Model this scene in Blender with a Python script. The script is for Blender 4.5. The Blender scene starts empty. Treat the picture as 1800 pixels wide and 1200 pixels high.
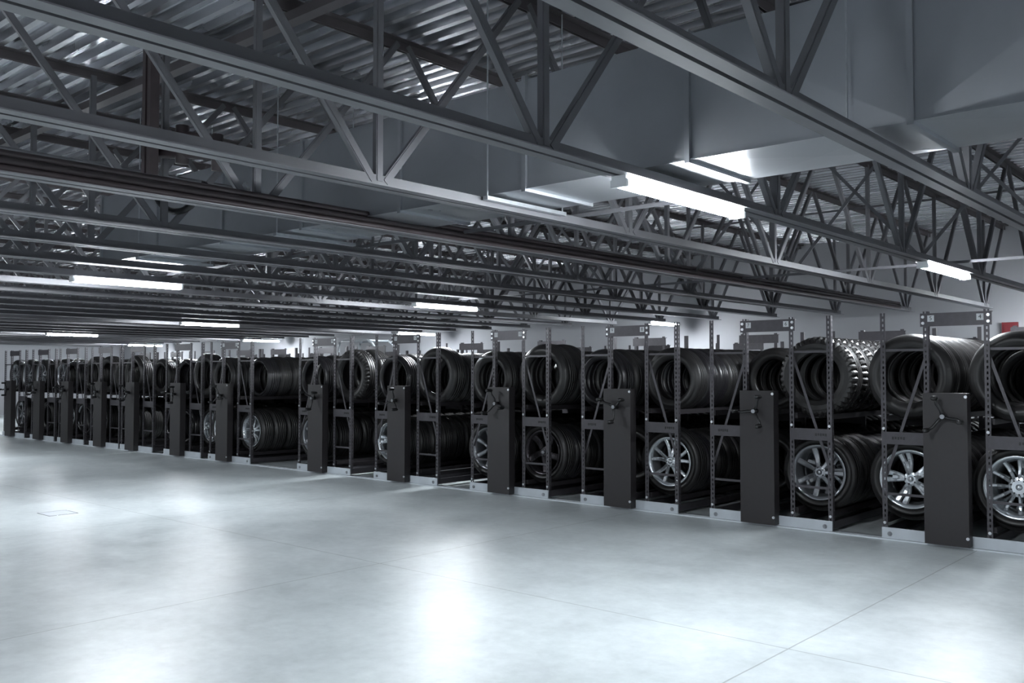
import bpy, math, random
from mathutils import Vector, Matrix
random.seed(11)
PI = math.pi
sc = bpy.context.scene
COL = sc.collection

# ------------------------------------------------------------------ camera, world, exposure
CAMH = 1.5
cd = bpy.data.cameras.new('camera'); cam = bpy.data.objects.new('camera', cd); COL.objects.link(cam)
cam.location = (0, 0, CAMH)
cd.sensor_width = 36; cd.lens = 32.16; cd.clip_start = .05; cd.clip_end = 300
cam.rotation_euler = (math.radians(92.0), 0, math.atan2(.6605, .7507))
sc.camera = cam
w = bpy.data.worlds.new('world'); sc.world = w; w.use_nodes = True
w.node_tree.nodes['Background'].inputs[0].default_value = (.5, .6, .7, 1)
w.node_tree.nodes['Background'].inputs[1].default_value = 0.0
sc.view_settings.view_transform = 'Standard'; sc.view_settings.look = 'None'
sc.view_settings.gamma = 1; sc.view_settings.use_curve_mapping = False
sc.view_settings.exposure = 0.0
LAMP = 268.0           # emission of the lit tubes

# ------------------------------------------------------------------ materials
def mat(name, col, rough=.5, metal=0, noise=0, nscale=8, spec=None, bump=0, rvar=0, stretch=None):
    m = bpy.data.materials.new(name); m.use_nodes = True
    nt = m.node_tree; b = nt.nodes['Principled BSDF']
    b.inputs['Base Color'].default_value = (*col, 1); b.inputs['Roughness'].default_value = rough
    b.inputs['Metallic'].default_value = metal
    if spec is not None: b.inputs['Specular IOR Level'].default_value = spec
    if noise or bump or rvar:
        tc = nt.nodes.new('ShaderNodeTexCoord'); n = nt.nodes.new('ShaderNodeTexNoise')
        n.inputs['Scale'].default_value = nscale; n.inputs['Detail'].default_value = 5
        if stretch:
            mp = nt.nodes.new('ShaderNodeMapping'); mp.inputs['Scale'].default_value = stretch
            nt.links.new(tc.outputs['Object'], mp.inputs[0]); nt.links.new(mp.outputs[0], n.inputs['Vector'])
        else: nt.links.new(tc.outputs['Object'], n.inputs['Vector'])
        if noise:
            r = nt.nodes.new('ShaderNodeValToRGB')
            r.color_ramp.elements[0].position = .3; r.color_ramp.elements[1].position = .7
            r.color_ramp.elements[0].color = (*[c * (1 - noise) for c in col], 1)
            r.color_ramp.elements[1].color = (*[min(1, c * (1 + noise)) for c in col], 1)
            nt.links.new(n.outputs[0], r.inputs[0]); nt.links.new(r.outputs[0], b.inputs['Base Color'])
        if rvar:
            mr = nt.nodes.new('ShaderNodeMapRange'); mr.inputs[3].default_value = rough - rvar; mr.inputs[4].default_value = rough + rvar
            nt.links.new(n.outputs[0], mr.inputs[0]); nt.links.new(mr.outputs[0], b.inputs['Roughness'])
        if bump:
            bp = nt.nodes.new('ShaderNodeBump'); bp.inputs['Strength'].default_value = bump; bp.inputs['Distance'].default_value = .01
            nt.links.new(n.outputs[0], bp.inputs['Height']); nt.links.new(bp.outputs[0], b.inputs['Normal'])
    return m
M = {}
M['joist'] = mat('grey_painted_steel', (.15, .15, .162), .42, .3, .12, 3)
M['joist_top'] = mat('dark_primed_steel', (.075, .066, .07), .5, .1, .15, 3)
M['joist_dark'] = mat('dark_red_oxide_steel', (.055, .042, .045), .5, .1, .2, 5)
M['deck'] = mat('galvanised_deck', (.60, .61, .64), .27, .95, .28, 1.6, rvar=.03, stretch=(.35, 5, 1))
M['duct'] = mat('galvanised_duct', (.43, .45, .48), .30, .75, .10, 1.5, rvar=.06)
M['wall'] = mat('pale_wall_paint', (.35, .355, .375), .8, 0, .05, 1)
M['rack'] = mat('dark_rack_steel', (.03, .027, .03), .42, .3, .1, 20)
M['rack_hi'] = mat('charcoal_rack_steel', (.07, .066, .074), .38, .35, .1, 20)
M['panel'] = mat('black_panel_coating', (.020, .0175, .019), .5, 0, .06, 30)
M['skirt'] = mat('light_grey_skirt', (.50, .54, .58), .45, .1, .06, 6)
M['rubber'] = mat('tyre_rubber', (.015, .014, .014), .42, 0, .15, 12)
M['rubber_gloss'] = mat('new_tyre_rubber', (.014, .013, .015), .30, 0, .1, 12)
M['alloy'] = mat('silver_alloy', (.62, .65, .68), .26, .85, .04, 6)
M['alloy_grey'] = mat('grey_alloy', (.30, .31, .33), .3, .8, .04, 6)
M['alloy_dark'] = mat('dark_alloy', (.05, .045, .05), .25, .7, .04, 6)
M['zinc'] = mat('zinc_bolt', (.75, .77, .8), .3, .8)
M['rail'] = mat('steel_rail', (.6, .63, .66), .3, .8, .1, 20)
M['housing'] = mat('white_housing', (.7, .72, .74), .5)
M['tag'] = mat('paper_tag', (.6, .62, .64), .7)
M['ink'] = mat('ink', (.02, .02, .02), .7)
M['black'] = mat('black_plastic', (.012, .012, .013), .4)
M['red'] = mat('dull_red', (.16, .02, .025), .5)
M['white'] = mat('white_paint', (.6, .64, .68), .4)
M['lamp'] = bpy.data.materials.new('lit_tube'); M['lamp'].use_nodes = True
_b = M['lamp'].node_tree.nodes['Principled BSDF']
_b.inputs['Base Color'].default_value = (.8, .8, .8, 1)
_b.inputs['Emission Color'].default_value = (.89, .95, 1, 1); _b.inputs['Emission Strength'].default_value = LAMP

def floor_material():
    m = bpy.data.materials.new('sealed_concrete'); m.use_nodes = True
    nt = m.node_tree; b = nt.nodes['Principled BSDF']; L = nt.links.new
    tc = nt.nodes.new('ShaderNodeTexCoord')
    def noise(scale, detail, rough=.55):
        n = nt.nodes.new('ShaderNodeTexNoise'); n.inputs['Scale'].default_value = scale
        n.inputs['Detail'].default_value = detail; n.inputs['Roughness'].default_value = rough
        n.inputs['Distortion'].default_value = .15
        L(tc.outputs['Object'], n.inputs['Vector']); return n
    n1 = noise(.7, 6, .6); n2 = noise(2.6, 10, .68); n3 = noise(11, 6, .65)
    def math_(op, a, bb=None, c=None):
        k = nt.nodes.new('ShaderNodeMath'); k.operation = op
        for i, v in enumerate((a, bb, c)):
            if v is None: continue
            if isinstance(v, (int, float)): k.inputs[i].default_value = v
            else: L(v, k.inputs[i])
        return k.outputs[0]
    s = math_('ADD', math_('MULTIPLY', n1.outputs[0], .40), math_('ADD', math_('MULTIPLY', n2.outputs[0], .38), math_('MULTIPLY', n3.outputs[0], .22)))
    r = nt.nodes.new('ShaderNodeValToRGB')
    r.color_ramp.elements[0].position = .32; r.color_ramp.elements[1].position = .68
    r.color_ramp.elements[0].color = (.36, .395, .408, 1); r.color_ramp.elements[1].color = (.70, .745, .76, 1)
    L(s, r.inputs[0])
    sep = nt.nodes.new('ShaderNodeSeparateXYZ'); L(tc.outputs['Object'], sep.inputs[0])
    # sawn control joints: lines of constant x (every 3.4 m) and of constant y (every 4.4 m)
    def line(src, off, per, wd):
        a = math_('ADD', src, off); fr = math_('PINGPONG', a, per / 2)
        return math_('LESS_THAN', fr, wd)
    wob = math_('MULTIPLY', math_('SUBTRACT', n2.outputs[0], .5), .012)
    lx = line(math_('ADD', sep.outputs[0], wob), 2.2, 3.4, .005); ly = line(math_('ADD', sep.outputs[1], wob), -4.78, 9.0, .005)
    ln = math_('MAXIMUM', lx, ly)
    mx = nt.nodes.new('ShaderNodeMix'); mx.data_type = 'RGBA'
    L(math_('MULTIPLY', ln, .5), mx.inputs[0]); L(r.outputs[0], mx.inputs[6]); mx.inputs[7].default_value = (.10, .11, .115, 1)
    L(mx.outputs[2], b.inputs['Base Color'])
    mr = nt.nodes.new('ShaderNodeMapRange'); mr.inputs[1].default_value = .3; mr.inputs[2].default_value = .7
    mr.inputs[3].default_value = .31; mr.inputs[4].default_value = .42
    L(n2.outputs[0], mr.inputs[0]); L(mr.outputs[0], b.inputs['Roughness'])
    b.inputs['Specular IOR Level'].default_value = .48
    return m
M['floor'] = floor_material()

# ------------------------------------------------------------------ mesh helpers
class MB:
    def __init__(s): s.v = []; s.f = []
    def add(s, vs, fs):
        o = len(s.v); s.v += [tuple(v) for v in vs]; s.f += [tuple(i + o for i in f) for f in fs]; return s
    def box(s, x0, x1, y0, y1, z0, z1):
        return s.add([(x0,y0,z0),(x1,y0,z0),(x1,y1,z0),(x0,y1,z0),(x0,y0,z1),(x1,y0,z1),(x1,y1,z1),(x0,y1,z1)],
                     [(0,3,2,1),(4,5,6,7),(0,1,5,4),(1,2,6,5),(2,3,7,6),(3,0,4,7)])
    def bar(s, p, q, a, b, up=(0,1,0)):
        # rectangular bar p->q, a wide along 'up'-ish axis, b along the other
        p = Vector(p); q = Vector(q); d = (q - p).normalized(); u = Vector(up)
        u = (u - d * u.dot(d)).normalized(); w_ = d.cross(u)
        vs = [e + u * (su * a / 2) + w_ * (sw * b / 2) for e in (p, q) for su, sw in ((-1,-1),(1,-1),(1,1),(-1,1))]
        return s.add(vs, [(0,1,2,3),(7,6,5,4),(0,4,5,1),(1,5,6,2),(2,6,7,3),(3,7,4,0)])
    def tube(s, pts, r, n=8, cap=True):
        pts = [Vector(p) for p in pts]; rings = []
        for i, p in enumerate(pts):
            d = (pts[min(i+1, len(pts)-1)] - pts[max(i-1, 0)]).normalized()
            ref = Vector((0,0,1)) if abs(d.z) < .9 else Vector((1,0,0))
            u = d.cross(ref).normalized(); w_ = d.cross(u)
            rr = r[i] if isinstance(r, (list, tuple)) else r
            rings.append([p + (u * math.cos(2*PI*k/n) + w_ * math.sin(2*PI*k/n)) * rr for k in range(n)])
        vs = [v for R_ in rings for v in R_]; fs = []
        for i in range(len(pts) - 1):
            for k in range(n): fs.append((i*n+k, i*n+(k+1)%n, (i+1)*n+(k+1)%n, (i+1)*n+k))
        if cap: fs.append(tuple(range(n))[::-1]); fs.append(tuple((len(pts)-1)*n + k for k in range(n)))
        return s.add(vs, fs)
    def lathe(s, prof, n=48, closed=True, mod=None):
        # revolve (r, y) profile around the y axis
        m = len(prof); vs = []
        for k in range(n):
            a = 2 * PI * k / n; c, si = math.cos(a), math.sin(a)
            for j, (r, y) in enumerate(prof):
                rr = r + (mod(k, j) if mod else 0)
                vs.append((rr * c, y, rr * si))
        fs = []
        for k in range(n):
            k2 = (k + 1) % n
            for j in range(m if closed else m - 1):
                j2 = (j + 1) % m
                fs.append((k*m+j, k*m+j2, k2*m+j2, k2*m+j))
        return s.add(vs, fs)
    def mesh(s, name, m, smooth=False):
        me = bpy.data.meshes.new(name); me.from_pydata(s.v, [], s.f); me.materials.append(m)
        if smooth: me.polygons.foreach_set('use_smooth', [True] * len(me.polygons))
        me.validate(); me.update(); return me
CACHE = {}
def cached(key, fn):
    if key not in CACHE: CACHE[key] = fn()
    return CACHE[key]
def link(name, data, parent=None, loc=None, rot=None):
    o = bpy.data.objects.new(name, data); COL.objects.link(o)
    if parent: o.parent = parent
    if loc is not None: o.location = loc
    if rot is not None: o.rotation_euler = rot
    return o
def tag(o, label, cat, group=None, kind=None):
    o['label'] = label; o['category'] = cat
    if group: o['group'] = group
    if kind: o['kind'] = kind
    return o
def struct(name, me, loc=None):
    o = link(name, me, None, loc); o['kind'] = 'structure'; return o
ORD = ['nearest', 'second', 'third', 'fourth', 'fifth', 'sixth', 'seventh', 'eighth', 'ninth', 'tenth', 'eleventh', 'twelfth',
       'thirteenth', 'fourteenth', 'fifteenth', 'sixteenth', 'seventeenth', 'eighteenth', 'nineteenth', 'twentieth', 'twenty-first',
       'twenty-second', 'twenty-third', 'twenty-fourth', 'twenty-fifth', 'twenty-sixth', 'twenty-seventh', 'twenty-eighth', 'twenty-ninth', 'thirtieth',
       'thirty-first', 'thirty-second', 'thirty-third']

# ------------------------------------------------------------------ room shell
S = .693             # scale of the roof structure: joist pitch 1.2 m, strip lights about 1.3 m
X0, X1, Y0, Y1 = -36.0, 6.5, -8.0, 17.1
HJ = CAMH + 1.5 * S            # underside of the joists' bottom chords
HT = CAMH + 3.5 * S            # underside of their top chords
HD = HT + .07            # underside of the roof deck
struct('floor', MB().box(X0, X1, Y0, Y1, -.15, 0).mesh('floor', M['floor']))
struct('wall_back', MB().box(X0, X1, Y1, Y1 + .2, 0, HD + .3).mesh('wall_back', M['wall']))
struct('wall_front', MB().box(X0, X1, Y0 - .2, Y0, 0, HD + .3).mesh('wall_front', M['wall']))
struct('wall_left', MB().box(X0 - .2, X0, Y0 - .2, Y1 + .2, 0, HD + .3).mesh('wall_left', M['wall']))
struct('wall_right', MB().box(X1, X1 + .2, Y0 - .2, Y1 + .2, 0, HD + .3).mesh('wall_right', M['wall']))
def deck():
    mb = MB(); y = Y0 - .1; per = .1524; d = .06; prof = []
    while y < Y1 + .1:
        prof += [(y, HD), (y + .048, HD), (y + .060, HD + d), (y + .140, HD + d)]
        y += per
    vs = []; fs = []
    xs = [X0 - .1, X1 + .1]
    for x in xs:
        for (yy, zz) in prof: vs.append((x, yy, zz))
    n = len(prof)
    for i in range(n - 1): fs.append((i, n + i, n + i + 1, i + 1))
    mb.add(vs, fs)
    mb.box(X0 - .1, X1 + .1, Y0 - .1, Y1 + .1, HD + d + .01, HD + d + .06)
    return mb.mesh('ceiling', M['deck'])
struct('ceiling', deck())

# ------------------------------------------------------------------ strip lights
def light_meshes(L_):
    hb = MB(); hb.box(-.045, .045, -L_/2 - .02, L_/2 + .02, -.022, 0); hb.box(-.052, .052, -L_/2 - .02, -L_/2, -.062, -.022)
    hb.box(-.052, .052, L_/2, L_/2 + .02, -.062, -.022)
    n = 8; vs = []; fs = []
    for y in (-L_/2, L_/2):
        for k in range(n + 1):
            a = PI * k / n; vs.append((.050 * math.cos(a), y, -.022 - .043 * math.sin(a)))
    for k in range(n): fs.append((k, k + 1, n + 2 + k, n + 1 + k))
    fs.append((0, n + 1, 2*n + 1, n)); fs.append(tuple(range(n + 1))); fs.append(tuple(range(n + 1, 2*n + 2))[::-1])
    return hb.mesh('housing', M['housing']), MB().add(vs, fs).mesh('lens', M['lamp'])
SJ0, SJD = 2.205 * S, 1.734 * S
def joist_x(k): return -(SJ0 + SJD * k)
LIGHTS = [ # joist number, y centre, length, label
 (1, 6.65, 1.85, 'large glowing strip light in front of the big duct, brightest in the photo'),
 (1, 13.8, 1.95, 'glowing strip light at the far right under the same joist as the brightest one'),
 (7, 6.95, 1.75, 'long glowing strip light on the left, below the shiny duct end'),
 (7, 14.1, 1.85, 'glowing strip light at photo centre, above the racks'),
 (7, 23.0, 1.5, 'small glowing strip light behind the third rack from the right'),
 (13, 14.5, 1.85, 'glowing strip light left of centre, over the eighth and ninth racks'),
 (13, 22.8, 1.8, 'small glowing strip light behind the header of the fifth rack from the right'),
 (19, 14.9, 1.85, 'glowing strip light at the far left, low over the distant racks'),
 (19, 23.1, 1.8, 'glowing strip light just above the empty top corner of the seventh rack'),
 (25, 14.9, 1.8, 'distant glowing strip light beyond the left frame edge'),
 (25, 23.0, 1.8, 'small distant glowing strip light left of centre by the back wall'),
 (13, 6.8, 1.8, 'glowing strip light beyond the left frame edge, over the open floor'),
 (19, 6.8, 1.8, 'glowing strip light far beyond the left frame edge, over the open floor'),
 (1, 23.0, 1.8, 'glowing strip light beyond the right frame edge near the back wall'),
 (-5, 6.7, 1.8, 'glowing strip light right of the camera, outside the frame'),
 (-5, 14.1, 1.8, 'glowing strip light over racks beyond the right frame edge'),
 (1, -1.3, 1.8, 'glowing strip light behind the camera'),
 (7, -1.3, 1.8, 'glowing strip light to the left of the camera, outside the frame'),
 (13, -1.3, 1.8, 'glowing strip light far left of the camera, outside the frame'),
 (-5, -1.3, 1.8, 'glowing strip light behind the camera to the right'),
 (1, -8.6, 1.8, 'glowing strip light far behind the camera'),
 (7, -8.6, 1.8, 'glowing strip light far behind the camera to the left'),
]
for k, y, L_, lab in LIGHTS:
    hm, lm = cached(('light', L_), lambda: light_meshes(L_ * S))
    t = link('ceiling_light', None, None, (joist_x(k), y * S, HJ - .001)); tag(t, lab, 'light', 'fluorescent strip lights under the joists')
    link('housing', hm, t); e = link('lens', lm, t); e['label'] = 'lit white lens'

# ------------------------------------------------------------------ roof joists
NODES = [(4.8 + 3.6 * n) * S for n in range(-4, 6)]     # bottom nodes
YB_END = 23.1 * S
def chord_mesh(y0, y1, z, top, m='joist'):
    mb = MB(); g = .011
    for sgn in (-1, 1):
        a, b = sgn * g, sgn * (g + .006)
        mb.box(min(a, b), max(a, b), y0, y1, z, z + .07)
        a, b = sgn * (g + .006), sgn * (g + .062)
        zz = z + .064 if top else z
        mb.box(min(a, b), max(a, b), y0, y1, zz, zz + .006)
    return mb.mesh('chord', M[m])
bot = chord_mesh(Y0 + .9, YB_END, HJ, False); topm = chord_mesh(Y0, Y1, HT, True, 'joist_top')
def web(p, q, wd=.050, wide=.042):
    mb = MB(); mb.bar(p, q, wide, wd - .014, up=(1, 0, 0)); mb.bar((p[0] + .014, p[1], p[2]), (q[0] + .014, q[1], q[2]), .007, wd, up=(1, 0, 0)); return mb
def web_list():
    out = []
    for y in NODES:
        out.append(('web_vertical', web((0, y, HJ + .035), (0, y, HT + .03))))
        if y - 1.247 > Y0: out.append(('web_diagonal', web((0, y - .045, HJ + .035), (0, y - 1.2, HT + .05))))
        if y + 1.247 < Y1: out.append(('web_diagonal', web((0, y + .045, HJ + .035), (0, y + 1.2, HT + .05))))
    return out
WL = [(n, mb.mesh(n, M['joist']), mb) for n, mb in web_list()]
allw = MB()
for n, me, mb in WL: allw.add(mb.v, mb.f)
allweb = allw.mesh('web', M['joist'])
KMIN, KMAX = -6, 28
for k in range(KMIN, KMAX + 1):
    t = link('roof_joist', None, None, (joist_x(k), 0, 0))
    if k >= 0: lab = 'grey steel roof joist, %s from the right side of the photo' % ('first' if k == 0 else ORD[k])
    else: lab = 'grey steel roof joist outside the frame, %s to the right of the camera' % ('first' if k == -1 else ORD[-k - 1])
    tag(t, lab, 'joist', 'open web roof joists')
    link('bottom_chord', bot, t); link('top_chord', topm, t)
    if 0 <= k <= 9:
        for n, me, mb in WL: link(n, me, t)
    else: link('web', allweb, t)

# horizontal bridging angles across the joists
def bridging(y, z, lab, X1=X1):
    y *= S; mb = MB(); mb.box(X0, X1, y - .002, y + .002, z, z + .028); mb.box(X0, X1, y, y + .028, z + .025, z + .028)
    tag(link('bridging_bar', mb.mesh('bridging_bar', M['joist'])), lab, 'bracing', 'bracing between the joists')
bridging(7.5, HJ + .073, 'thin grey bracing angle crossing above the bottom chords, behind the duct', joist_x(1))
bridging(14.3, HJ + .073, 'thin grey bracing angle above the bottom chords, halfway to the back wall')
bridging(5.17, HT - .03, 'grey bracing angle under the top chords, in front of the duct')
me = MB().box(joist_x(9), joist_x(1) - .03, 5.17 * S - .045, 5.17 * S + .045, HT - .075, HT - .01).mesh('strut', M['joist_top'])
tag(link('roof_strut', me), 'dark steel strut crossing under the top chords at upper left', 'strut')
bridging(12.0, HT - .03, 'grey bracing angle under the top chords, behind the duct')
bridging(19.2, HT - .03, 'grey bracing angle under the top chords, near the back wall')
for k in range(0, 9):
    xa, xb = joist_x(k) - .03, joist_x(k + 1) + .03
    t = link('cross_bracing', None, None, (0, 12.7 * S, 0))
    tag(t, 'crossed grey bracing angles beside the %s joist from the right' % ('first' if k == 0 else ORD[k]), 'bracing', 'crossed bracing between the joists')
    for j, (za, zb) in enumerate(((HJ + .07, HT), (HT, HJ + .07))):
        link('brace', MB().bar((xa, j * .03, za), (xb, j * .03, zb), .005, .032).mesh('brace', M['joist']), t)

# pipes strapped along the fourth joist
xd = joist_x(3)
for i, (dx, dz, r, lab) in enumerate(((.050, .007, .032, 'lowest dark rust pipe of the three strapped to the fourth roof joist'),
                               (.052, .068, .030, 'middle dark rust pipe of the three strapped to the fourth roof joist'),
                               (.050, .125, .026, 'uppermost dark rust pipe of the three strapped to the fourth roof joist'))):
    me = MB().tube([(xd + dx * S, -5, HJ + .02 + dz * S), (xd + dx * S, 22.2 * S, HJ + .02 + dz * S)], r * S, 10).mesh('pipe', M['joist_dark'], True)
    tag(link('ceiling_pipe', me), lab, 'pipe', 'dark pipes along the fourth joist')
for i, x in enumerate((joist_x(4) - .4,)):
    me = MB().tube([(x, -5, HJ + .5), (x, Y1 - .1, HJ + .5)], .02, 10).mesh('pipe', M['joist'], True)
    tag(link('ceiling_pipe', me), 'grey pipe running through the webs left of the fifth joist', 'pipe')

# ------------------------------------------------------------------ duct
DY0, DY1, DZ0, DZ1 = 6.1 * S, 7.05 * S, CAMH + 1.63 * S, CAMH + 2.60 * S
duct = link('air_duct', None, None, (0, 0, 0)); tag(duct, 'large rectangular galvanised air duct running through the roof joists', 'duct')
def duct_sec(xa, xb):
    mb = MB(); cx = (xa + xb) / 2; b = .014
    c = [(DY0, DZ0), (DY1, DZ0), (DY1, DZ1), (DY0, DZ1)]
    for i in range(4):
        (y0, z0), (y1, z1) = c[i], c[(i + 1) % 4]
        n = Vector((0, z0 - z1, y1 - y0)).normalized() * b
        mid = Vector((cx, (y0 + y1) / 2, (z0 + z1) / 2)); out = mid - Vector((cx, (DY0+DY1)/2, (DZ0+DZ1)/2)); out.normalize()
        mid = mid + out * b
        mb.add([(xa, y0, z0), (xb, y0, z0), (xb, y1, z1), (xa, y1, z1), mid], [(0,1,4),(1,2,4),(2,3,4),(3,0,4)])
    return mb.mesh('duct_section', M['duct'])
def flange():
    mb = MB(); e = .02; t_ = .015
    mb.box(-t_, t_, DY0 - e, DY1 + e, DZ0 - e, DZ0); mb.box(-t_, t_, DY0 - e, DY1 + e, DZ1, DZ1 + e)
    mb.box(-t_, t_, DY0 - e, DY0, DZ0, DZ1); mb.box(-t_, t_, DY1, DY1 + e, DZ0, DZ1)
    return mb.mesh('flange', M['duct'])
fm = flange()
xs = [-13.42 * S] + [-(1.93 + 1.64 * i) * S for i in range(6, -5, -1)]
for a, b in zip(xs[:-1], xs[1:]):
    link('duct_section', duct_sec(a, b), duct)
for a in xs: link('flange', fm, duct, (a, 0, 0))
link('corner_seam', MB().box(xs[0], xs[-1], DY0 - .012, DY0, DZ0 - .004, DZ0 + .004).mesh('corner_seam', M['duct']), duct)
link('end_cap', MB().box(xs[0] - .01, xs[0], DY0, DY1, DZ0, DZ1).mesh('end_cap', M['duct']), duct)
hr = MB().tube([(0, 0, DZ0 - .045), (0, 0, HD)], .005, 6).mesh('hanger_rod', M['rail'])
tz = MB().box(-.02, .02, DY0 - .07, DY1 + .07, DZ0 - .045, DZ0 - .02).mesh('trapeze_bar', M['rail'])
for i in (1, 3, 5, 7, 9):
    a = xs[i] - .27
    link('trapeze_bar', tz, duct, (a, 0, 0))
    link('hanger_rod', hr, duct, (a, DY0 - .05, 0)); link('hanger_rod', hr, duct, (a, DY1 + .05, 0))

# dark riser with valves hanging at the fifth joist, by the duct's far end
rs = link('pipe_riser', None, None, (-9.1 * S, 4.62 * S, CAMH * (1 - S)))
rs.scale = (S, S, S)
HJ_, HD_ = HJ, HD; HJ, HD = 3.0, 5.12; tag(rs, 'black steel riser box with valves hanging from the roof at upper left', 'riser')
mb = MB(); mb.box(-.085, -.02, -.05, .05, HJ + .55, HD); mb.box(.02, .085, -.05, .05, HJ + .55, HD); mb.box(-.02, .02, -.02, .02, HJ + .55, HD)
link('column', mb.mesh('column', M['joist_dark']), rs)
mb = MB(); mb.tube([(-.05, .1, HJ + 1.0), (.2, .25, HJ + 1.0), (.45, .45, HJ + .95)], .05, 10)
mb.tube([(.0, .12, HJ + .82), (.3, .3, HJ + .80), (.55, .5, HJ + .78)], .055, 10)
mb.tube([(.2, .25, HJ + .7), (.2, .25, HJ + 1.1)], .07, 10); mb.tube([(.5, .48, HJ + .62), (.5, .48, HJ + 1.0)], .06, 10)
link('valve_pipes', mb.mesh('valve_pipes', M['joist_dark'], True), rs)
pts = []
for i in range(17):
    a = PI * i / 16; pts.append((-.3 + .35 * (1 - math.cos(a)), .2 + .2 * i / 16, HJ + .5 - .28 * math.sin(a)))
link('hose', MB().tube(pts, .035, 8).mesh('hose', M['black'], True), rs)
HJ, HD = HJ_, HD_

# ------------------------------------------------------------------ tyres and wheels
def tyre_mesh(R, w_, rb, style, n=56, name='tyre', m='rubber'):
    h = w_ / 2
    P = [(rb, -h*.62), (rb + .012, -h*.80), (rb + (R-rb)*.35, -h*.97), (rb + (R-rb)*.60, -h*1.0), (R - .055, -h*.97), (R - .030, -h*.90), (R - .012, -h*.76)]
    g = .009 if style != 'chunky' else .012
    ys = []
    for c in (-.45, -.15, .15, .45):
        ys += [(R + .006 * (1 - 1.6 * abs(c)) , h * (c - .05)), (R - g, h * (c - .045)), (R - g, h * (c + .045)), (R + .006 * (1 - 1.6 * abs(c)), h * (c + .05))]
    tr = [(R - .004, -h*.62)] + ys + [(R - .004, h*.62)]
    right = [(r, -y) for r, y in reversed(P)]
    inner = [(rb + .02, h*.5), (rb + (R-rb)*.5, h*.86), (R - .03, h*.7), (R - .025, 0), (R - .03, -h*.7), (rb + (R-rb)*.5, -h*.86), (rb + .02, -h*.5)]
    prof = P + tr + right + inner
    nP = len(P); nT = len(tr)
    mod = None
    if style == 'chunky':
        def mod(k, j):
            if j in (5, 6, nP, nP + 1) : return -.011 if (k % 3) < 1 else .004
            if j in (nP + nT, nP + nT + 1, nP + nT - 1, nP + nT - 2): return -.011 if ((k + 1) % 3) < 1 else .004
            return 0
    me = MB().lathe(prof, n, True, mod).mesh(name, M[m], True)
    me.polygons.foreach_set('use_smooth', [style != 'chunky'] * len(me.polygons)); return me
def low_tyre(R, w_, rb, n=20):
    h = w_ / 2
    return [(rb, -h*.7), (rb + (R-rb)*.55, -h), (R - .02, -h*.85), (R, -h*.6), (R, h*.6), (R - .02, h*.85), (rb + (R-rb)*.55, h), (rb, h*.7)]
TY = { # kind: (R, width, bead radius, style, material)
 'plain': (.352, .225, .215, 'plain', 'rubber'),
 'gloss': (.350, .225, .225, 'plain', 'rubber_gloss'),
 'big': (.388, .262, .240, 'plain', 'rubber'),
 'chunky': (.385, .265, .225, 'chunky', 'rubber'),
 'low': (.345, .245, .245, 'plain', 'rubber_gloss'),
 'wheel': (.372, .245, .262, 'plain', 'rubber'),
}
TM = {k: tyre_mesh(*v[:4], n=(120 if v[3] == 'chunky' else 56), m=v[4]) for k, v in TY.items()}

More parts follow.
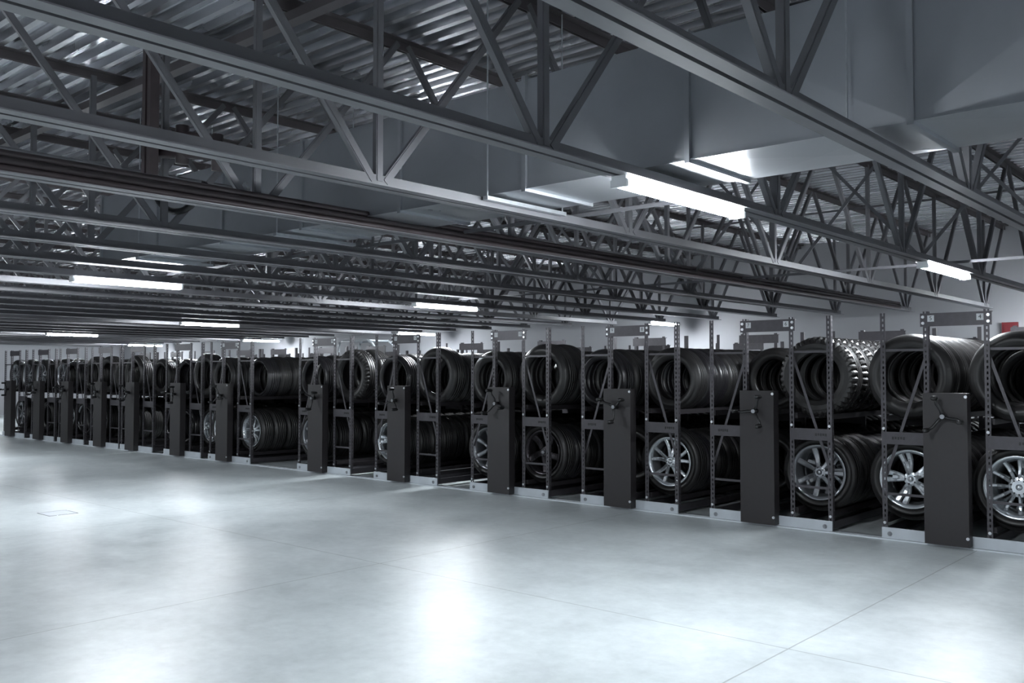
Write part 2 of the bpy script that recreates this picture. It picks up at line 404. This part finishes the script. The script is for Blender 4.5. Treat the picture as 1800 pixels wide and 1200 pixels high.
def rim_mesh(design, m, R=.262, w_=.215):
    """returns (barrel mesh, spokes mesh, cap mesh)"""
    h = w_ / 2; b = MB()
    b.lathe([(R + .006, -h*.98), (R + .010, -h*1.04), (R - .004, -h*1.04), (R - .022, -h*.9), (R - .034, -h*.5), (R - .045, h*.2), (R - .034, h*.95), (R + .006, h), (R + .002, h*.9), (R - .030, h*.2), (R - .020, -h*.5), (R - .004, -h*.85)], 56)
    s_ = MB(); fy = -h * .74 if design != 'multi' else -h*.55
    def spoke(a0, a1, w0, w1, r0=.055, r1=R - .018, dy0=.0, th=.03, bow=.018):
        # spoke from the hub at angle a0 to the rim at angle a1
        segs = 5; rings = []
        for i in range(segs + 1):
            t_ = i / segs; r = r0 + (r1 - r0) * t_; a = a0 + (a1 - a0) * t_
            wd = (w0 + (w1 - w0) * t_) / 2; y = fy + dy0 * (1 - t_) - bow * math.sin(PI * t_) * -1
            c = Vector((math.cos(a) * r, y, math.sin(a) * r)); tn = Vector((-math.sin(a), 0, math.cos(a)))
            rings.append([c - tn * wd, c - tn * wd * .55 + Vector((0, -.009, 0)), c + tn * wd * .55 + Vector((0, -.009, 0)), c + tn * wd, c + tn * wd * .8 + Vector((0, th, 0)), c - tn * wd * .8 + Vector((0, th, 0))])
        vs = [v for r_ in rings for v in r_]; fs = []
        for i in range(segs):
            for k in range(6): fs.append((i*6+k, i*6+(k+1)%6, (i+1)*6+(k+1)%6, (i+1)*6+k))
        fs.append((5,4,3,2,1,0)); fs.append(tuple(segs*6 + k for k in range(6)))
        s_.add(vs, fs)
    hubr = .062
    if design == 'ten':
        for i in range(5):
            a = 2*PI*i/5 + .3
            spoke(a - .16, a - .28, .042, .036); spoke(a + .16, a + .28, .042, .036)
    elif design == 'five':
        for i in range(5):
            a = 2*PI*i/5 + .55
            spoke(a - .20, a - .15, .034, .056, bow=.03); spoke(a + .20, a + .15, .034, .056, bow=.03)
            spoke(a, a, .03, .05, r1=.16)
    elif design == 'seven':
        for i in range(7):
            a = 2*PI*i/7
            spoke(a, a, .036, .062)
    elif design == 'multi':
        hubr = .085
        for i in range(12):
            a = 2*PI*i/12
            spoke(a, a, .026, .034, r0=.075, bow=.035)
    elif design == 'blade':
        for i in range(5):
            a = 2*PI*i/5 + .9
            spoke(a, a + .15, .07, .085)
    s_.lathe([(.0001, fy - .004), (hubr*.7, fy - .006), (hubr, fy + .002), (hubr, fy + .04), (.0001, fy + .04)], 32, False)
    c_ = MB().lathe([(.0001, fy - .026), (.018, fy - .024), (.026, fy - .014), (.027, fy - .002)], 20, False)
    lug = []
    nl = 10 if design == 'multi' else 5
    l_ = MB()
    for i in range(nl):
        a = 2*PI*(i + .5)/nl; rr = .045 if nl == 5 else .062
        l_.tube([(rr*math.cos(a), fy - .012, rr*math.sin(a)), (rr*math.cos(a), fy + .002, rr*math.sin(a))], .007, 6)
    bm_ = b.mesh('rim', M[m], True); sm = s_.mesh('spokes', M[m], False); cm = c_.mesh('hub_cap', M[m if m != 'alloy_dark' else 'alloy_grey'], True)
    lm_ = l_.mesh('lug_holes', M['black'], False)
    return bm_, sm, cm, lm_
RIMS = {'ten': ('alloy', 'silver ten-spoke'), 'five': ('alloy', 'silver split five-spoke'), 'seven': ('alloy_grey', 'grey seven-spoke'),
        'multi': ('alloy', 'silver multi-spoke'), 'blade': ('alloy_dark', 'dark five-blade')}
RM = {k: rim_mesh(k, v[0]) for k, v in RIMS.items()}

# ------------------------------------------------------------------ mobile racks
W = 1.29; HP = 2.05; SH = .445        # overall width, post height, shelf centre offset
RX = [ -2.355, -4.105, -5.775, -7.550, -9.445, -11.27, -13.87, -15.42, -17.15, -18.52, -20.08, -21.56, -23.20 ]
PXO, PXI = .645, .245
BAYS = (0, 3.2, 6.4)
UP, LO = 1.115, .20                    # top of tyre rails, upper and lower level
def post_mesh(holes, sx):
    mb = MB(); wd, th = .045, .004
    if not holes:
        mb.box(0, sx*wd, 0, th, .03, HP) if sx > 0 else mb.box(-wd, 0, 0, th, .03, HP)
        mb.box(0, th, 0, wd, .03, HP) if sx > 0 else mb.box(-th, 0, 0, wd, .03, HP)
        return mb.mesh('post', M['rack_hi'])
    def B(a0, a1, b0, b1, z0, z1):
        x0, x1 = (a0, a1) if sx > 0 else (-a1, -a0); mb.box(x0, x1, b0, b1, z0, z1)
    h0, h1 = .018, .031
    B(0, h0, 0, th, .03, HP); B(h1, wd, 0, th, .03, HP)
    B(0, th, th, h0, .03, HP); B(0, th, h1, wd, .03, HP)
    z = .03
    while z < HP - .02:
        B(h0, h1, 0, th, z, min(z + .024, HP)); B(0, th, h0, h1, z, min(z + .024, HP)); z += .048
    return mb.mesh('post', M['rack_hi'])
PM = {(h, s_): post_mesh(h, s_) for h in (True, False) for s_ in (-1, 1)}
bolt_me = MB().tube([(0, -.012, 0), (0, 0, 0)], .0135, 8).mesh('bolt', M['zinc'])
railm = MB().box(-.022, .022, .03, 6.43, -.05, 0).mesh('tyre_rail', M['rack'])
def plate(w0, h_): return MB().box(-w0/2, w0/2, -.004, .0, -h_/2, h_/2)
header_me = MB().box(-PXI - .045, PXI + .045, -.010, -.001, 1.915, 2.03)
header_me.box(-PXI - .045, PXI + .045, -.010, .03, 2.026, 2.032); header_me = header_me.mesh('header_plate', M['rack_hi'])
cross_me = MB().box(-.20, .20, -.003, .0, -.055, .055).box(-.20, .20, -.003, .03, .052, .056).mesh('cross_plate', M['rack_hi'])
thin_me = MB().box(-.2, .2, .01, .02, -.011, .011).mesh('crossbar', M['rack_hi'])
slots = MB()
for i in range(5): slots.box(.035 + i*.024, .050 + i*.024, -.006, -.003, -.012 + (i % 2)*.004, .014)
slots_me = slots.mesh('stamped_marks', M['black'])
brL = MB().bar((.19, .03, 1.66), (-.17, .03, .57), .006, .026).mesh('brace', M['rack_hi'])
brR = MB().bar((-.19, .03, 1.66), (.17, .03, .57), .006, .026).mesh('brace', M['rack_hi'])
skL = MB().box(-W/2, -.205, -.022, -.006, .014, .11).mesh('front_skirt', M['skirt'])
skR = MB().box(.06, W/2, -.022, -.006, .014, .11).mesh('front_skirt', M['skirt'])
skb = MB().tube([(0, -.028, 0), (0, -.022, 0)], .021, 12).tube([(0, -.034, 0), (0, -.022, 0)], .008, 8).mesh('skirt_bolt', M['alloy_grey'])
base = MB()
for x in (-W/2 + .02, -.245, .245, W/2 - .02): base.box(x - .018, x + .018, 0, 6.45, .03, .10)
for y in (.0, 1.6, 3.2, 4.8, 6.39): base.box(-W/2 + .03, W/2 - .03, y, y + .06, .035, .095)
base_me = base.mesh('base_frame', M['rack_hi'])
wheelb = MB()
for y in (.06, 3.15, 6.3):
    for x in (-.5, .5): wheelb.tube([(x - .015, y, .045), (x + .015, y, .045)], .0325, 12)
caster_me = wheelb.mesh('track_wheels', M['rail'])
pan = MB().box(-.245, .115, -.12, -.012, .025, 1.33); pan_me = pan.mesh('drive_panel', M['panel'])
def crank():
    mb = MB(); g = MB()
    mb.tube([(0, 0, 0), (0, -.07, 0)], .024, 12)
    for i in range(3):
        a = 2*PI*i/3
        c, s_ = math.cos(a), math.sin(a)
        mb.tube([(0, -.055, 0), (c*.06, -.06, s_*.06), (c*.12 - s_*.012, -.085, s_*.12 + c*.012), (c*.165, -.095, s_*.165)], [.016, .014, .013, .013], 8)
    hub = MB().tube([(0, -.07, 0), (0, -.078, 0)], .020, 12)
    g.tube([(.165, -.075, 0), (.165, -.10, 0), (.165, -.17, 0), (.165, -.18, 0)], [.014, .021, .021, .014], 8)
    return mb.mesh('crank_handle', M['black'], True), g.mesh('grip', M['black'], True), hub.mesh('hub_cap', M['alloy_grey'])
CR = crank()
tag_me = MB().box(-.028, .028, -.0115, -.010, -.028, .028).mesh('number_tag', M['tag'])
def digit_mesh(txt):
    cu = bpy.data.curves.new('digit', 'FONT'); cu.body = txt; cu.size = .05; cu.align_x = 'CENTER'; cu.align_y = 'CENTER'
    o = bpy.data.objects.new('digit_src', cu); COL.objects.link(o)
    dg = bpy.context.evaluated_depsgraph_get(); me = bpy.data.meshes.new_from_object(o.evaluated_get(dg))
    bpy.data.objects.remove(o); me.materials.clear(); me.materials.append(M['ink'])
    for v in me.vertices: v.co = (v.co.x, 0, v.co.y)
    return me
crank_rot = [0.25, 1.05, 1.57, 2.4, .8, 1.57, .3, 1.2, 2.0, .7, 1.5, .4, 1.0]
RACK_ROT = {}
for i, rx in enumerate(RX):
    near = i <= 6
    t = link('mobile_tyre_rack', None, None, (rx, 8.516, 0))
    lab = 'dark steel mobile tyre rack with crank panel, %s' % ('nearest, at the right edge of the photo' if i == 0 else ORD[i] + ' from the right in the row')
    tag(t, lab, 'rack', 'mobile tyre racks in a row')
    for b, yb in enumerate(BAYS):
        for sx, x in ((1, -PXO), (-1, -PXI + .02), (1, PXI - .02), (-1, PXO)):
            p = link('post', PM[(b == 0, sx)], t, (x, yb, 0))
            if b == 0 and near:
                for z in (1.0, .15): link('bolt', bolt_me, p, (sx * .022, 0, z))
        link('header_plate', header_me, t, (0, yb, 0)) if b else None
        for sx in (-1, 1):
            c = link('cross_plate', cross_me, t, (sx * SH, yb, .915))
            if b == 0:
                if near: link('stamped_marks', slots_me, c, (0 if sx > 0 else -.14, 0, 0))
                for z in (1.71, .41): link('crossbar', thin_me, t, (sx * SH, yb, z))
            else:
                link('crossbar', thin_me, t, (sx * SH, yb, 1.71))
            link('brace', brL if sx < 0 else brR, t, (sx * SH, yb, 0))
    hp = link('header_plate', header_me, t, (0, 0, 0))
    if near:
        for sx, nmb in ((-1, 2*i + 5), (1, 2*i + 4)):
            g = link('number_tag', tag_me, hp, (sx * .20, 0, 1.985)); g['label'] = 'small white number card'
            dm = cached(('digit', nmb), lambda: digit_mesh(str(nmb)))
            d_ = link('digit', dm, hp, (sx * .20, -.0125, 1.985))
            bl = link('bolt', bolt_me, hp, (sx * .265, -.01, 2.0)); link('bolt', bolt_me, hp, (sx * .265, -.01, 1.945))
    for sx in (-1, 1):
        for dx in (-.175, .175):
            for z in (UP, LO): link('tyre_rail', railm, t, (sx * SH + dx, 0, z))
    s1 = link('front_skirt', skL, t); s1['label'] = 'light grey skirt'; s2 = link('front_skirt', skR, t); s2['label'] = 'light grey skirt'
    if near:
        link('skirt_bolt', skb, s1, (-W/2 + .07, 0, .055)); link('skirt_bolt', skb, s2, (W/2 - .07, 0, .055))
    link('base_frame', base_me, t); link('track_wheels', caster_me, t)
    dp = link('drive_panel', pan_me, t); dp['label'] = 'black crank panel'
    for z in (1.30, .10): link('panel_screw', bolt_me, dp, (.105, -.118, z)) if near else None
    ch = link('crank_handle', CR[0], dp, (-.065, -.12, 1.13), (0, crank_rot[i], 0))
    for q in range(3): link('grip', CR[1], dp, (-.065, -.12, 1.13), (0, crank_rot[i] + q * 2 * PI / 3, 0))
    link('hub_cap', CR[2], dp, (-.065, -.12, 1.13))

# steel rails let into the floor that the racks roll on
for y, lab in ((8.585, 'shiny steel floor rail along the front of the rack row'), (11.676, 'steel floor rail under the middle of the racks'), (14.826, 'steel floor rail under the back of the racks')):
    tag(link('floor_rail', MB().box(-25.5, 1.2, y - .02, y + .02, -.01, .0125).mesh('floor_rail', M['rail'])), lab, 'rail', 'rack rails')
tag(link('threshold_strip', MB().box(-25.5, 1.2, 8.47, 8.495, -.01, .012).mesh('threshold_strip', M['white'])), 'thin bright metal strip on the floor in front of the racks', 'strip')

# ------------------------------------------------------------------ tyres on the racks
rest = MB()
def place(i, sx, level, kinds, start, n, total=25):
    """kinds: list of kinds cycled; a ('wheel', design) tuple makes a wheel"""
    rail = UP if level == 'upper' else LO
    x = RX[i] + sx * SH; y = 8.516 + start; side = 'right' if sx > 0 else 'left'
    rk = 'nearest rack' if i == 0 else '%s rack from the right' % ORD[i]
    for q in range(total):
        k = kinds[min(q, len(kinds) - 1)]
        if isinstance(k, tuple): kind = 'wheel'; des = k[1]
        else: kind = k; des = None
        R, w_, rb = TY[kind][:3]
        yc = y + w_ / 2
        if yc + w_/2 > 8.516 + 6.35: break
        zc = rail + math.sqrt(R*R - .153**2) + .001
        if q < n:
            o = ['front', 'second', 'third', 'fourth', 'fifth', 'sixth', 'seventh', 'eighth', 'ninth', 'tenth'][q]
            loc = (x, yc, zc); rot = (0, random.uniform(0, 6.28) if des is None else (.0 if q == 0 else random.uniform(0, 6)), 0)
            if des:
                t = link('car_wheel', None, None, loc, rot)
                tag(t, '%s wheel with tyre, %s in %s %s row, %s' % (RIMS[des][1], o, level, side, rk), 'wheel', 'alloy wheels with tyres on the racks')
                link('tyre', TM['wheel'], t); link('rim', RM[des][0], t); s_ = link('spokes', RM[des][1], t); link('hub_cap', RM[des][2], t); link('lug_holes', RM[des][3], t)
            else:
                t = link('tyre', TM[kind], None, loc, rot)
                adj = {'plain': 'matt black', 'gloss': 'glossy black', 'big': 'large black', 'chunky': 'off-road black', 'low': 'wide black', 'wheel': 'black'}[kind]
                tag(t, '%s tyre, %s in %s %s row of %s' % (adj, o, level, side, rk), 'tyre', 'tyres on the racks')
        else:
            pr = low_tyre(R, w_, rb); mb = MB().lathe(pr, 20)
            rest.add([(a + x, b + yc, c + zc) for a, b, c in mb.v], mb.f)
        y += w_ + random.choice((.006, .012, .02, .028)) + (.022 if kind == 'big' else 0)
Wt, Wf, Ws, Wm, Wb = [('wheel', d) for d in ('ten', 'five', 'seven', 'multi', 'blade')]
ROWS = [
 # rack, side, level, kinds, start
 (0, -1, 'upper', ['big'], .14), (0, 1, 'upper', ['big', 'big', 'plain'], .10),
 (0, -1, 'lower', [Wf, 'big', 'plain'], .12), (0, 1, 'lower', [Wm, Wm, 'plain'], .07),
 (1, 1, 'upper', ['chunky'], .10), (1, -1, 'upper', ['plain'], 1.05),
 (1, 1, 'lower', [Ws, Ws, Ws, 'gloss'], .13), (1, -1, 'lower', ['plain'], .95),
 (2, 1, 'upper', ['plain', 'gloss', 'gloss', 'plain'], .18), (2, -1, 'upper', ['gloss', 'plain', 'plain'], .10),
 (2, 1, 'lower', [Wt, 'gloss', 'plain'], .12), (2, -1, 'lower', ['plain'], .75),
 (3, 1, 'upper', ['big', 'big', 'plain'], .10), (3, -1, 'upper', ['plain'], .14),
 (3, 1, 'lower', [Wb, 'gloss', 'plain'], .10), (3, -1, 'lower', [Ws, Ws, 'plain'], .10),
 (4, 1, 'upper', ['big', 'plain'], .12), (4, -1, 'upper', ['low', 'plain'], .16),
 (4, 1, 'lower', ['plain'], 1.2), (4, -1, 'lower', [Wf, 'plain'], .10),
 (5, 1, 'upper', ['chunky', 'big', 'plain'], .12), (5, -1, 'upper', ['low', 'plain'], .12),
 (5, 1, 'lower', ['plain'], .8), (5, -1, 'lower', [Ws, 'plain'], .12),
 (6, 1, 'upper', ['low', 'plain', 'plain'], .25), (6, -1, 'upper', ['plain'], .12),
 (6, 1, 'lower', [Wt, Wt, Ws, 'gloss', 'plain'], .12), (6, -1, 'lower', [Wt, 'plain'], .12),
]
for i in range(7, 13):
    for sx in (-1, 1):
        ROWS.append((i, sx, 'upper', [random.choice(['plain', 'big', 'gloss', 'low']), 'plain'] if i < 11 else [Ws, Wt, 'plain'], random.uniform(.1, .3)))
        ROWS.append((i, sx, 'lower', [random.choice([Wt, Ws, 'plain', 'gloss', Wf]), 'plain'], random.uniform(.1, .5)))
for r in ROWS:
    i = r[0]; n = 9 if i <= 3 else (7 if i <= 5 else (5 if i <= 8 else 3))
    place(*r, n)
o = link('tyre', rest.mesh('tyre', M['rubber'], True))
tag(o, 'remaining black tyres filling the racks deeper in, behind the front ones', 'tyre', None, 'stuff')

# ------------------------------------------------------------------ small things
t = link("alarm_box", MB().box(-.12, .12, -.07, 0, 0, .24).box(-.08, .08, -.085, -.07, .04, .18).mesh('alarm_box', M['red']), None, (-3.86, Y1, 2.12))
tag(t, 'small dull red box on the back wall at the far right', 'alarm box')
cx, cy = -10.2, 4.2
mb = MB(); 
for a, b, c, d in ((-.16, .16, -.15, -.145), (-.16, .16, .145, .15), (-.16, -.155, -.15, .15), (.155, .16, -.15, .15)): mb.box(a, b, c, d, 0, .002)
t = link('floor_hatch', None, None, (cx, cy, 0)); tag(t, 'small square access cover set in the concrete floor on the left', 'floor cover')
link('frame', mb.mesh('frame', M['alloy_dark']), t); link('cover', MB().box(-.155, .155, -.145, .145, 0, .0015).mesh('cover', M['skirt']), t)

t = link('lift_frame', None, None, (-19.3, 16.0, 0)); tag(t, 'white tubular steel frame standing behind the racks, under the back wall', 'frame')
for dy in (-.35, .35):
    link('frame_tube', MB().tube([(-.9, dy, 0), (-.8, dy, 1.9), (-.75, dy, 2.33), (-.6, dy, 2.38), (.45, dy, 2.38), (.62, dy, 2.30), (1.0, dy, 1.9), (1.05, dy, 0)], .035, 8).mesh('frame_tube', M['white'], True), t)
for dx, z in ((-.6, 2.38), (0, 2.38), (.45, 2.38), (.95, 1.95)):
    link('cross_tube', MB().tube([(dx, -.35, z), (dx, .35, z)], .025, 8).mesh('cross_tube', M['white'], True), t)
link('body_panel', MB().box(-.6, .95, -.3, .3, .35, 2.0).mesh('body_panel', M['white']), t)
